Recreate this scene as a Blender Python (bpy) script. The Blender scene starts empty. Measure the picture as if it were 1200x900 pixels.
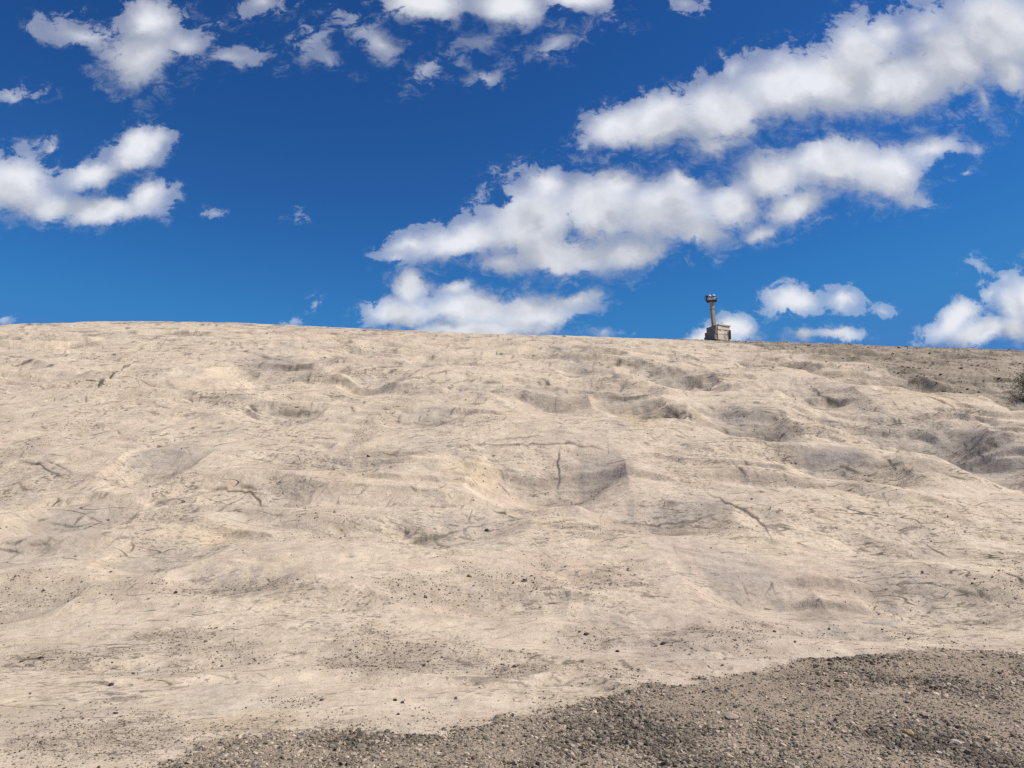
import bpy, math
import numpy as np
from mathutils import Vector, Matrix

S = bpy.context.scene
COL = S.collection
R = math.radians

# ------------------------------------------------------------------ camera
EYE = 1.6
F_PX, PITCH = 900.0, math.atan(150.0 / 900.0)
cam_d = bpy.data.cameras.new('camera')
cam_d.sensor_width = 36.0
cam_d.lens = 27.0
cam_d.clip_start = 0.05
cam_d.clip_end = 20000
cam = bpy.data.objects.new('camera', cam_d)
COL.objects.link(cam)
cam.location = (0, 0, EYE)
cam.rotation_euler = (R(90) + PITCH, 0, 0)
S.camera = cam

# ------------------------------------------------------------------ light and exposure
SUN_EL, SUN_AZ = R(51), R(-11)          # azimuth measured from +X towards +Y
SKY_STRENGTH = 0.10
S.view_settings.view_transform = 'Standard'
S.view_settings.look = 'None'
S.view_settings.gamma = 1
S.view_settings.use_curve_mapping = False
S.view_settings.exposure = 0.25
S.render.film_transparent = False
S.cycles.max_bounces = 4
S.cycles.diffuse_bounces = 2
S.cycles.use_denoising = False

sun_d = bpy.data.lights.new('sun', 'SUN')
sun_d.energy = 4.7
sun_d.angle = R(0.5)
sun_d.color = (1.0, 0.94, 0.84)
sun = bpy.data.objects.new('sun', sun_d)
COL.objects.link(sun)
sdir = Vector((math.cos(SUN_EL) * math.cos(SUN_AZ), math.cos(SUN_EL) * math.sin(SUN_AZ), math.sin(SUN_EL)))
sun.rotation_euler = sdir.to_track_quat('Z', 'Y').to_euler()
sun.location = sdir * 100


def px_dir(u, v):
    xc, yc = (u - 600.0) / F_PX, (450.0 - v) / F_PX
    dy = math.cos(PITCH) - yc * math.sin(PITCH)
    dz = math.sin(PITCH) + yc * math.cos(PITCH)
    return xc / dy, dz / dy           # bearing ratio x/y and rise ratio z/y


# every cloud as a heap of rounded masses: bearing u, height v, half sizes, tilt, thickness
THIN = .80            # how much the small scraps high up are thinned
CLOUDS = [
    # ragged cloud high on the left
    (100, 38, 58, 18, -8, .68), (172, 26, 36, 30, 0, .85), (163, 68, 48, 36, -10, .88), (158, 94, 38, 14, 0, .75),
    (215, 55, 42, 24, -30, .72), (268, 74, 44, 12, 0, .55), (250, 34, 24, 12, 20, .42),
    # forked cloud on the left
    (15, 215, 55, 40, 0, 1), (60, 240, 55, 20, 0, .9), (112, 200, 48, 17, 12, .9), (163, 170, 36, 24, 38, 1),
    (125, 242, 66, 19, 0, 1), (178, 224, 26, 26, 60, .85), (60, 172, 12, 13, 0, .5),
    # scraps
    (15, 112, 34, 9, 6, .55), (303, 4, 26, 13, 10, .62), (362, 50, 30, 20, 25, .42), (384, 70, 20, 10, -25, .42),
    (355, 247, 17, 8, 8, .42), (250, 255, 14, 7, 0, .36), (5, 375, 14, 8, 0, .45),
    (348, 373, 14, 7, 0, .36), (370, 356, 8, 9, 0, .34), (290, 60, 20, 12, 0, .3),
    # row along the top
    (497, 3, 50, 26, 0, 1), (592, 6, 50, 26, -14, .95), (680, 3, 52, 17, -4, .8), (448, 49, 34, 16, -12, .78),
    (420, 38, 20, 12, 0, .42), (567, 48, 36, 17, 18, .52), (500, 82, 34, 15, 22, .5), (655, 50, 52, 17, 18, .56),
    (568, 94, 28, 11, -5, .55), (803, 5, 24, 8, 0, .4), (410, 18, 18, 16, 0, .36), (725, 30, 18, 10, 0, .33),
    # long bank rising to the upper right
    (722, 150, 42, 27, 30, .95), (775, 142, 62, 33, 15, 1), (850, 132, 76, 42, 12, 1), (930, 104, 76, 44, 10, 1),
    (1012, 66, 46, 50, 0, 1), (1050, 98, 86, 42, 5, 1), (1118, 72, 74, 52, 20, 1), (1172, 36, 70, 62, 0, 1),
    (1188, 84, 40, 40, 0, .8), (1156, 118, 22, 32, 0, .55), (862, 80, 22, 18, 30, .5), (682, 176, 16, 34, -20, .42),
    (835, 166, 32, 18, 10, .85), (985, 96, 62, 46, 0, 1), (1040, 40, 30, 26, 0, .7), (1090, 30, 40, 26, 30, .6),
    # bank below it
    (900, 202, 52, 36, 10, 1), (980, 195, 76, 42, 8, 1), (1040, 206, 52, 38, 8, 1), (1095, 176, 46, 17, 12, .78),
    (1060, 236, 30, 17, 0, .6), (890, 276, 36, 15, 20, .8), (930, 240, 56, 24, 10, .92), (1143, 180, 16, 9, 30, .45),
    (1130, 211, 12, 6, 0, .42), (1080, 240, 16, 10, 0, .4),
    # broad cloud in the middle
    (540, 277, 66, 27, 15, .9), (620, 262, 68, 48, 10, 1), (700, 243, 68, 48, 5, 1), (780, 247, 62, 44, 0, 1),
    (820, 270, 46, 28, -10, .85), (852, 240, 46, 36, 0, .95), (660, 296, 86, 32, 0, 1), (740, 292, 66, 25, 8, .92), (484, 286, 38, 15, 8, .7),
    (592, 311, 44, 22, 0, .8), (640, 222, 26, 22, 0, .85), (726, 212, 34, 22, 0, .9), (800, 215, 22, 20, 0, .8),
    (470, 300, 24, 9, 0, .5),
    # low cloud on the crest
    (486, 332, 24, 23, 0, 1), (532, 340, 30, 13, 0, .72), (470, 363, 50, 20, 0, 1), (550, 366, 64, 24, 0, 1),
    (622, 368, 64, 26, 5, 1), (672, 350, 46, 19, 5, .8), (704, 346, 24, 11, 0, .5), (560, 388, 120, 12, 0, .95),
    # small ones on the right
    (862, 385, 25, 19, 0, 1), (824, 391, 40, 13, 18, .9), (930, 358, 42, 19, 3, .9), (990, 355, 20, 15, 0, .75),
    (1033, 363, 14, 8, 0, .45), (985, 394, 36, 10, 0, .85), (940, 395, 24, 9, 0, .75), (707, 390, 10, 6, 0, .45),
    (1118, 368, 46, 18, 28, .95), (1150, 384, 62, 17, 10, .95), (1190, 352, 26, 32, 0, .85), (1192, 378, 30, 22, 0, .95),
    (1180, 322, 20, 10, 0, .42), (1150, 312, 12, 8, 0, .36), (1160, 340, 24, 12, 20, .55), (1210, 350, 24, 40, 0, .9),
]

CLOUDS = [(u, v, rx, ry, a, s * THIN if (v < 115 and s < .8 and u < 760) else s) for (u, v, rx, ry, a, s) in CLOUDS]
w = bpy.data.worlds.new('World')
S.world = w
w.use_nodes = True
try:
    w.cycles.sampling_method = 'MANUAL'
    w.cycles.sample_map_resolution = 512
except Exception:
    pass
nt = w.node_tree
nt.nodes.clear()


class NT:
    """small helper to write node trees"""
    def __init__(self, tree):
        self.t = tree

    def node(self, kind, **kw):
        n = self.t.nodes.new(kind)
        for k, v in kw.items():
            setattr(n, k, v)
        return n

    def link(self, a, b):
        self.t.links.new(a, b)

    def put(self, sock, val):
        if isinstance(val, bpy.types.NodeSocket):
            self.t.links.new(val, sock)
        else:
            sock.default_value = val

    def math(self, op, a, b=None, c=None, clamp=False):
        n = self.node('ShaderNodeMath', operation=op, use_clamp=clamp)
        for i, x in enumerate((a, b, c)):
            if x is not None:
                self.put(n.inputs[i], x)
        return n.outputs[0]

    def vmath(self, op, a, b=None, c=None, scale=None):
        n = self.node('ShaderNodeVectorMath', operation=op)
        for i, x in enumerate((a, b, c)):
            if x is not None:
                self.put(n.inputs[i], x)
        if scale is not None:
            self.put(n.inputs['Scale'], scale)
        return n.outputs['Value'] if op in ('LENGTH', 'DOT_PRODUCT') else n.outputs['Vector']

    def noise(self, vec, scale, detail=4, rough=.5, lac=2.0, dist=0.0, dim='3D', color=False):
        n = self.node('ShaderNodeTexNoise', noise_dimensions=dim)
        if vec is not None:
            self.put(n.inputs['Vector'], vec)
        n.inputs['Scale'].default_value = scale
        n.inputs['Detail'].default_value = detail
        n.inputs['Roughness'].default_value = rough
        n.inputs['Lacunarity'].default_value = lac
        n.inputs['Distortion'].default_value = dist
        return n.outputs['Color'] if color else n.outputs[0]

    def ss(self, x, a, b, lo=0.0, hi=1.0, kind='SMOOTHSTEP'):
        n = self.node('ShaderNodeMapRange', interpolation_type=kind)
        n.clamp = True
        self.put(n.inputs['Value'], x)
        for k, val in (('From Min', a), ('From Max', b), ('To Min', lo), ('To Max', hi)):
            self.put(n.inputs[k], val)
        return n.outputs['Result']

    def mix(self, f, a, b, blend='MIX'):
        n = self.node('ShaderNodeMix', data_type='RGBA', blend_type=blend)
        self.put(n.inputs[0], f)
        self.put(n.inputs[6], a)
        self.put(n.inputs[7], b)
        return n.outputs[2]


def rgb(r, g, b):
    return (r, g, b, 1.0)


def cloud_group(name, blobs):
    g = bpy.data.node_groups.new(name, 'ShaderNodeTree')
    g.interface.new_socket('Vector', in_out='INPUT', socket_type='NodeSocketVector')
    g.interface.new_socket('Field', in_out='OUTPUT', socket_type='NodeSocketFloat')
    h = NT(g)
    gi, go = h.node('NodeGroupInput'), h.node('NodeGroupOutput')
    acc = None
    for (u, v, rx, ry, ang, s) in blobs:
        U, V = px_dir(u, v)
        ju = (px_dir(u + 1, v)[0] - px_dir(u - 1, v)[0]) / 2
        jv = (px_dir(u, v - 1)[1] - px_dir(u, v + 1)[1]) / 2
        m = h.node('ShaderNodeMapping', vector_type='TEXTURE')
        m.inputs['Location'].default_value = (U, V, 0)
        m.inputs['Rotation'].default_value = (0, 0, R(ang))
        m.inputs['Scale'].default_value = (1.30 * rx * ju / s, 1.36 * ry * jv / s, 1)
        h.link(gi.outputs[0], m.inputs['Vector'])
        f = h.math('SUBTRACT', s, h.vmath('LENGTH', m.outputs[0]))
        acc = f if acc is None else h.math('SMOOTH_MAX', acc, f, 0.42)
    h.link(acc, go.inputs[0])
    return g


W = NT(nt)
tc = W.node('ShaderNodeTexCoord')
sep = W.node('ShaderNodeSeparateXYZ')
W.link(tc.outputs['Generated'], sep.inputs[0])
dx, dy, dz = sep.outputs
dys = W.math('MAXIMUM', dy, 0.05)
cmb = W.node('ShaderNodeCombineXYZ')
W.link(W.math('DIVIDE', dx, dys), cmb.inputs[0])
W.link(W.math('DIVIDE', dz, dys), cmb.inputs[1])
P = cmb.outputs[0]
sky = W.node('ShaderNodeTexSky', sky_type='NISHITA')
sky.sun_disc = False
sky.sun_elevation = SUN_EL
sky.sun_rotation = R(90) - SUN_AZ
sky.altitude = 300
sky.air_density = 1.0
sky.dust_density = 0.2
sky.ozone_density = 4.0
hs = W.node('ShaderNodeHueSaturation')
hs.inputs['Saturation'].default_value = 1.28
hs.inputs['Value'].default_value = 1.0
W.link(sky.outputs[0], hs.inputs['Color'])
skyc = W.mix(1.0, hs.outputs[0], rgb(0.92, 0.95, 1.0), 'MULTIPLY')
# deepen the blue overhead, as clear dry air does
sc_ = W.node('ShaderNodeSeparateColor')
W.link(skyc, sc_.inputs[0])
cc_ = W.node('ShaderNodeCombineColor')
for i, (kk, pw) in enumerate(((.36, .9), (1.424, 1.4), (1.17, 1.38))):
    ch = W.math('MULTIPLY', W.math('POWER', W.math('MULTIPLY', sc_.outputs[i], .107), pw), kk / .107)
    W.link(W.math('SMOOTH_MIN', ch, (.62, 1.85, 4.55)[i], (.2, .5, 1.2)[i]), cc_.inputs[i])
skyc = cc_.outputs[0]


def background(color):
    b = W.node('ShaderNodeBackground')
    W.put(b.inputs['Color'], color)
    b.inputs['Strength'].default_value = SKY_STRENGTH
    return b.outputs[0]


def cloudy(name, blobs):
    g = cloud_group(name, blobs)
    # warp the sky plane so that the masses get torn outlines
    w1 = W.vmath('SUBTRACT', W.noise(P, 8, 3, .55, color=True), (.5, .5, .5))
    w2 = W.vmath('SUBTRACT', W.noise(P, 42, 8, .66, color=True), (.5, .5, .5))
    Pw = W.vmath('ADD', W.vmath('ADD', P, W.vmath('SCALE', w1, scale=.050)), W.vmath('SCALE', w2, scale=.024))

    def field(vec):
        n = W.node('ShaderNodeGroup')
        n.node_tree = g
        W.link(vec, n.inputs[0])
        return n.outputs[0]

    def billow(vec):
        return W.math('SUBTRACT', W.noise(vec, 20, 8, .55), .5)
    f0 = field(Pw)
    b0 = billow(Pw)
    fib = W.math('SUBTRACT', W.noise(W.vmath('MULTIPLY', P, (.75, 1, 1)), 46, 11, .72, dist=.5), .5)
    d0 = W.math('MULTIPLY_ADD', W.math('SUBTRACT', W.noise(P, 10, 3, .55), .5), .55, W.math('MULTIPLY_ADD', b0, .95, f0))
    d0 = W.math('MULTIPLY_ADD', fib, 1.5, d0)
    Ps = W.vmath('ADD', Pw, (.014, .048, 0))
    f1 = field(Ps)
    # upper rims are crisp, undersides fade
    under = W.ss(W.math('SUBTRACT', f1, f0), -.35, .40)
    alpha = W.ss(d0, .08, W.math('MULTIPLY_ADD', under, .46, .30))
    body = W.ss(f0, .18, .80)
    alpha = W.math('MULTIPLY', alpha, W.math('MULTIPLY_ADD', body, .72, .28))
    wisp = W.math('MULTIPLY', W.ss(fib, -.02, .16), W.ss(W.math('MULTIPLY_ADD', b0, 1.2, f0), -.15, .32))
    alpha = W.math('MAXIMUM', alpha, W.math('MULTIPLY', wisp, .34))
    # how much cloud lies between this point and the sun
    def lumps(vec):
        return W.noise(vec, 14, 5, .55)
    lump = W.math('SUBTRACT', lumps(Pw), lumps(W.vmath('ADD', Pw, (.008, .018, 0))))
    sh = W.math('MULTIPLY_ADD', lump, -.95, W.math('MULTIPLY', W.ss(f1, -.25, .50), .52))
    sh = W.math('MULTIPLY_ADD', under, .66, sh)
    sh = W.math('MULTIPLY_ADD', W.math('SUBTRACT', W.noise(P, 6, 2, .5), .5), .9, sh)
    sh = W.ss(sh, .22, 1.12, kind='LINEAR')
    thin = W.ss(d0, .1, .8)
    sh = W.math('MULTIPLY', sh, W.math('MULTIPLY_ADD', thin, .5, .5))
    sh = W.math('MULTIPLY', W.math('SMOOTH_MIN', sh, .72, .3), 1.0)
    c = W.mix(sh, rgb(7.05, 7.2, 7.55), rgb(2.8, 3.1, 3.8))
    return background(W.mix(W.math('MULTIPLY', alpha, .97), skyc, c))


def mixs(f, a, b):
    m = W.node('ShaderNodeMixShader')
    W.put(m.inputs[0], f)
    W.link(a, m.inputs[1])
    W.link(b, m.inputs[2])
    return m.outputs[0]


def cell(lo, hi):
    return [b for b in CLOUDS if b[0] + b[2] * 1.35 + 45 > lo and b[0] - b[2] * 1.35 - 45 < hi]


sepP = W.node('ShaderNodeSeparateXYZ')
W.link(P, sepP.inputs[0])
PU, PV = sepP.outputs[0], sepP.outputs[1]
cuts = [405, 690, 930]
edges = [-200] + cuts + [1500]
# unseen white cloud added overhead and behind the camera to neutralise the blue fill
ov = W.ss(W.noise(W.vmath('MULTIPLY', tc.outputs['Generated'], (1, 1, 2)), 3.2, 5, .6), .50, .62)
ov = W.math('MULTIPLY', ov, W.ss(W.math('MAXIMUM', W.math('MULTIPLY', dy, -1), W.math('SUBTRACT', dz, .55)), .05, .25))
plain = background(W.mix(ov, skyc, rgb(6.2, 6.3, 6.6)))
cells = [cloudy('clouds', cell(edges[i], edges[i + 1])) for i in range(4)]
acc = cells[0]
for i, cpx in enumerate(cuts):
    # upright dividing planes through the sky, only so that each ray looks up its own clouds
    acc = mixs(W.math('GREATER_THAN', PU, px_dir(cpx, 200)[0]), acc, cells[i + 1])
inside = W.math('MULTIPLY', W.math('GREATER_THAN', dy, .2), W.math('GREATER_THAN', PV, .10))
inside = W.math('MULTIPLY', inside, W.math('LESS_THAN', W.math('ABSOLUTE', PU), 1.1))
inside = W.math('MULTIPLY', inside, W.math('LESS_THAN', PV, 1.1))
out = W.node('ShaderNodeOutputWorld')
W.link(mixs(inside, plain, acc), out.inputs[0])

# ------------------------------------------------------------------ noise in numpy
_GA = np.random.RandomState(3).uniform(0, 2 * math.pi, 1024)
_GX, _GY = np.cos(_GA).astype(np.float32), np.sin(_GA).astype(np.float32)


def _hash(ix, iy, seed):
    h = ix * np.uint32(374761393) + iy * np.uint32(668265263) + np.uint32((seed * 2246822519) & 0xffffffff)
    h = (h ^ (h >> np.uint32(13))) * np.uint32(1274126177)
    return (h ^ (h >> np.uint32(16))) & np.uint32(1023)


def perlin(x, y, seed=0):
    x0, y0 = np.floor(x), np.floor(y)
    fx, fy = (x - x0).astype(np.float32), (y - y0).astype(np.float32)
    ix, iy = x0.astype(np.int32).astype(np.uint32), y0.astype(np.int32).astype(np.uint32)
    one = np.uint32(1)

    def grad(ax, ay, gx, gy):
        k = _hash(ax, ay, seed)
        return _GX[k] * gx + _GY[k] * gy
    sx = fx * fx * fx * (fx * (fx * 6 - 15) + 10)
    sy = fy * fy * fy * (fy * (fy * 6 - 15) + 10)
    a = grad(ix, iy, fx, fy)
    b = grad(ix + one, iy, fx - 1, fy)
    c = grad(ix, iy + one, fx, fy - 1)
    d = grad(ix + one, iy + one, fx - 1, fy - 1)
    return np.float32(1.4) * ((a + (b - a) * sx) * (1 - sy) + (c + (d - c) * sx) * sy)


def fbm(x, y, wl, octs=4, seed=0, gain=.5):
    s, a, n = 0.0, 1.0, 0.0
    for k in range(octs):
        f = 2.0 ** k / wl
        s = s + a * perlin(x * f + 17.3 * k, y * f - 9.1 * k, seed + k)
        n += a
        a *= gain
    return s / n


def sstep(x, a, b):
    t = np.clip((x - a) / (b - a), 0, 1)
    return t * t * (3 - 2 * t)


rng = np.random.RandomState(7)

# ------------------------------------------------------------------ the granite hill
CREST = 49.0
_Y = np.linspace(-10, 240, 5001)


def _slope(y):
    m = .40 * sstep(y, 5.0, 15.0)
    m = np.where(y > 15, .40 - (.40 - .233) * (y - 15) / (CREST - 15), m)
    m = np.where(y > CREST, .233 - .0062 * (y - CREST), m)
    return np.maximum(m, -.30)


_P = np.concatenate([[0], np.cumsum(_slope((_Y[1:] + _Y[:-1]) / 2) * np.diff(_Y))])

SKYLINE = [(-300, 440), (-150, 412), (0, 390), (60, 382), (130, 376.5), (250, 378), (400, 384), (530, 390), (650, 393.5),
           (780, 398), (850, 400), (900, 401), (1000, 405), (1100, 408.5), (1200, 413), (1400, 423), (1600, 436)]
_kx, _kv = [], []
_yy = np.linspace(30, 90, 1201)
for (u, v) in SKYLINE:
    U, V = px_dir(u, v)
    lo, hi = .3, 2.0
    for _ in range(40):
        k = (lo + hi) / 2
        if np.max((k * np.interp(_yy, _Y, _P) - EYE) / _yy) > V:
            hi = k
        else:
            lo = k
    _kx.append(U * CREST)
    _kv.append(k)
_kx, _kv = np.array(_kx), np.array(_kv)
# smooth the skyline a little
_kxs = np.linspace(-80, 80, 641)
_kvs = np.interp(_kxs, _kx, _kv)
_ker = np.hanning(15)
_kvs = np.convolve(np.pad(_kvs, 7, mode='edge'), _ker / _ker.sum(), mode='valid')


def z_base(x, y):
    return np.interp(y, _Y, _P) * np.interp(x, _kxs, _kvs)


_cast_y = np.concatenate([np.linspace(1.5, 20, 4000), np.linspace(20.01, 60, 4000)])


def cast(u, v):
    """point of the smooth hill that is met in bearing u, height v"""
    U, V = px_dir(u, v)
    d = z_base(U * _cast_y, _cast_y) - (EYE + V * _cast_y)
    i = int(np.argmax(d >= 0)) if np.any(d >= 0) else int(np.argmax(d))
    return U * _cast_y[i], _cast_y[i]


# grid: fan of columns, rows that get closer where the hill is seen flat on
NU = 1900
Us = np.linspace(-.86, .86, NU)
_ys = np.linspace(4.0, CREST + 4, 6000)
_v = (z_base(0 * _ys, _ys) - EYE) / _ys
_cum = np.concatenate([[0], np.cumsum(np.abs(np.diff(_v)) + .10 * np.diff(np.log(_ys)))])
mid = np.interp(np.linspace(0, _cum[-1], 1000), _cum, _ys)
Ys = np.concatenate([np.linspace(-3.2, 3.95, 60), mid, CREST + 4 + np.linspace(.25, 1, 60) ** 2 * 130])
NV = len(Ys)
Xg = (Us[None, :] * (Ys[:, None] + 4.0)).astype(np.float64)
Yg = np.repeat(Ys[:, None], NU, axis=1)
Zg = z_base(Xg, Yg)

crest_fade = 1 - sstep(Yg, 30, 46) * .82
foot = sstep(Yg, 6.5, 12)
# broad swells, longer across the slope than along it
Zg += .26 * fbm(Xg * .7, Yg, 5.5, 2, 11) * foot * crest_fade
Zg += .36 * np.minimum(fbm(Xg * .45 + .8 * perlin(Xg / 6, Yg / 6, 3), Yg, 3.4, 2, 23), .18) * foot * crest_fade
Zg += .04 * fbm(Xg * .8, Yg, 1.3, 3, 31) * sstep(Yg, 5.5, 9) * crest_fade

# hollows: u, v, half width, half height, depth factor
HOLLOWS = [
    (320, 430, 66, 17, 1.0), (190, 543, 52, 22, 1.2), (95, 600, 68, 28, 1.1), (330, 480, 50, 12, .9), (300, 582, 66, 17, 1.0),
    (350, 545, 38, 12, .7), (645, 553, 92, 34, 1.35), (535, 615, 84, 24, 1.2), (765, 598, 88, 28, 1.1), (640, 462, 64, 15, .9),
    (735, 470, 44, 16, 1.0), (505, 486, 58, 11, .9), (435, 447, 38, 14, .8), (520, 424, 44, 11, 1.0), (655, 410, 44, 9, 1.0),
    (690, 432, 36, 13, 1.0), (792, 440, 46, 14, 1.2), (870, 492, 58, 30, 1.2), (985, 542, 78, 28, 1.5), (1060, 500, 100, 34, 1.4),
    (1030, 446, 68, 20, 1.3), (900, 424, 52, 12, 1.2), (958, 462, 50, 22, 1.1), (1165, 548, 56, 30, 1.2), (195, 658, 60, 24, .8),
    (868, 676, 72, 32, .9), (965, 724, 60, 17, .9), (1090, 690, 90, 34, .8), (420, 540, 60, 16, .7), (270, 690, 70, 20, .8),
    (585, 700, 80, 22, .7), (60, 440, 50, 12, .6), (1130, 455, 40, 14, .7), (30, 700, 60, 24, .8), (730, 715, 90, 20, .7),
    (560, 450, 40, 8, .8), (420, 410, 40, 7, .6), (760, 415, 40, 7, .7), (240, 500, 50, 12, .6), (1040, 620, 80, 20, .5),
]
GREY = np.zeros_like(Xg)
BROWN = np.zeros_like(Xg)
wx = .55 * fbm(Xg, Yg, 2.6, 3, 41)
wy = .55 * fbm(Xg, Yg, 2.6, 3, 47)
for (u, v, hw, hh, dp) in HOLLOWS:
    x, y = cast(u, v)
    y1, y0 = cast(u, v - hh)[1], cast(u, v + hh)[1]
    a, b = hw / F_PX * math.hypot(y, .2), (y1 - y0) / 2
    b = min(b, a * 1.5)
    sk = .5 * a / b * (u - 600) / 600.0
    E = (Xg - x + wx * a * .6) / a
    N = (Yg - (y0 + y1) / 2 + wy * b * .7) / b + .25 * E * (1 if u > 700 else -.4)
    side = np.clip(1 - E * E, 0, 1) ** 1.2
    # going down: a rounded brow, a face that steepens, a crease, then a flat floor
    foot_n = -.30 + .34 * E * E
    fall = np.clip((1.05 - N) / (1.05 - foot_n), 0, 1) ** 1.7
    rise = np.clip((N - (foot_n - 1.0)) / 1.0, 0, 1)
    prof = np.where(N > foot_n, fall, rise)
    side = np.clip(1 - E * E, 0, 1)
    Zg -= (.245 + .06 * sstep(x, 2, -4)) * dp * b * side * prof
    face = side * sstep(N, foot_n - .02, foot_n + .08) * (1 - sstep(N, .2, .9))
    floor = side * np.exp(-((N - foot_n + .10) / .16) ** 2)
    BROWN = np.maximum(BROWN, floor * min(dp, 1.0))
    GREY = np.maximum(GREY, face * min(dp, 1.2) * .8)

# small ledges: the skin of the rock comes off in sheets
for (lam, amp, sd, thr) in ((2.3, .20, 201, -.10), (1.0, .10, 211, -.06), (.48, .040, 223, .0)):
    ph = (Yg + 1.1 * lam * fbm(Xg * .55, Yg * .8, lam * 1.6, 3, sd) + (.30 * (Xg + 12) * sstep(Xg, -20, 25) - .18 * Xg * (1 - sstep(Xg, -20, 25)))) / lam
    fr = ph - np.floor(ph)
    led = np.where(fr < .80, fr / .80, 1 - (fr - .80) / .20)
    msk = sstep(fbm(Xg * .6, Yg, lam * 2.2, 3, sd + 5), thr, thr + .28) * sstep(Yg, 6.5, 10 if lam > 1 else 7.5) * (1 - sstep(Yg, 34, 46) * .8)
    Zg -= amp * msk * (led - .5) * np.clip(Yg / 14, .6, 1.6)
    GREY = np.maximum(GREY, msk * sstep(fr, .70, .76) * (1 - sstep(fr, .9, 1.0)) * .0)

# the crest is a little uneven
Zg += sstep(Yg, 34, 44) * (.05 * fbm(Xg, Yg, 4.0, 2, 251) + .05 * fbm(Xg, Yg, .9, 4, 257, .65))

# gravel apron at the foot
APRON = [(-400, 960), (100, 930), (185, 902), (205, 885), (260, 868), (330, 857), (390, 853), (440, 857), (500, 856), (540, 848), (600, 838),
         (650, 832), (705, 820), (732, 806), (770, 800), (830, 800), (862, 795), (925, 782), (945, 769), (1000, 765),
         (1060, 757), (1105, 752), (1150, 756), (1200, 760), (1400, 768), (1700, 775)]
_ap = [px_dir(u, v)[0:2] for u, v in APRON]
_apx, _apy = [], []
for (u, v) in APRON:
    U, V = px_dir(u, v)
    d = z_base(U * _cast_y, _cast_y) - (EYE + V * _cast_y)
    i = int(np.argmax(d >= 0))
    _apx.append(U)
    _apy.append(_cast_y[i])
edge_n = .42 * fbm(Xg, Yg, .9, 4, 53, .65) + .28 * fbm(Xg, Yg, .25, 4, 57, .65)
apron_d = np.interp(Xg / np.maximum(Yg, .8), _apx, _apy) - Yg + edge_n      # metres inside the apron
APR = sstep(apron_d, -.10, .22)
Zg += .03 * sstep(apron_d, -.3, 1.2) + APR * .022 * fbm(Xg, Yg, .35, 4, 61, .6)

# rough weathered rock below the crest on the right
_ru = [(770, 394), (850, 401), (930, 413), (1010, 425), (1090, 440), (1150, 458), (1200, 480), (1300, 520)]
_rx, _ry = zip(*[cast(u, v) for u, v in _ru])
rough_d = Yg - np.interp(Xg, _rx, _ry, left=60) + 2.2 * fbm(Xg, Yg, 5, 4, 67, .6)
ROUGH = sstep(rough_d, -3.5, 4.5)
Zg += ROUGH * (.11 * fbm(Xg, Yg, 1.1, 4, 71, .62) + .05 * np.abs(fbm(Xg, Yg * .8, .5, 3, 73, .6)))

# cracks and hairlines, drawn as grooves
CR = np.zeros(NU * NV, np.float32)


def grid_ij(x, y):
    fi = np.interp(y, Ys, np.arange(NV))
    fj = (x / (y + 4.0) - Us[0]) / (Us[1] - Us[0])
    return fi, fj


_rowsee = np.gradient((z_base(0 * Ys, Ys) - EYE) / np.maximum(Ys, 1.0)) * F_PX     # how tall one row of the grid looks


def groove(pts, width, depth):
    """pts on the ground in metres; width by its look from the foot of the hill"""
    pts = np.asarray(pts, float)
    fi, fj = grid_ij(pts[:, 0], pts[:, 1])
    seg = np.hypot(np.diff(fi), np.diff(fj))
    L = np.concatenate([[0], np.cumsum(seg)])
    n = int(L[-1] / .7) + 2
    t = np.linspace(0, L[-1], n)
    ci, cj = np.interp(t, L, fi), np.interp(t, L, fj)
    tp = np.sin(np.pi * np.clip(t / max(L[-1], 1e-6), .02, .98)) ** .5
    wob = .72 + .45 * perlin(t * .13 + pts[0, 0] * 3.1, t * 0 + pts[0, 1] * 2.3, 401) + .3 * perlin(t * .5, t * 0 + pts[0, 0] * 5.7, 403)
    tp = tp * np.clip(wob, .7 if depth > .55 and width > .9 else .45, 1.25)
    ym = float(pts[len(pts) // 2, 1])
    i_m = int(np.clip(np.mean(fi), 1, NV - 2))
    ri = abs(float(_rowsee[i_m])) + .05
    rj = (Us[1] - Us[0]) * (ym + 4.0) / max(ym, 1.0) * F_PX
    ki, kj = min(16, int(math.ceil(width * 1.7 / ri))), min(10, int(math.ceil(width * 1.7 / rj)))
    oi, oj = np.meshgrid(np.arange(-ki, ki + 1), np.arange(-kj, kj + 1), indexing='ij')
    gi, gj = np.floor(ci)[:, None] + oi.ravel()[None], np.floor(cj)[:, None] + oj.ravel()[None]
    d2 = ((gi - ci[:, None]) * ri) ** 2 + ((gj - cj[:, None]) * rj) ** 2
    val = depth * np.minimum(tp[:, None], 1) * np.exp(-d2 / (width * tp[:, None] * .75 + .15) ** 2)
    ok = (gi >= 0) & (gi < NV) & (gj >= 0) & (gj < NU)
    np.maximum.at(CR, (gi[ok] * NU + gj[ok]).astype(np.int64), val[ok].astype(np.float32))


def wander(p0, ang, length, steps, bend):
    pts = [p0]
    for s in range(steps):
        ang += rng.normal(0, bend)
        p0 = (p0[0] + math.cos(ang) * length / steps, p0[1] + math.sin(ang) * length / steps)
        pts.append(p0)
    return pts


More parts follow.
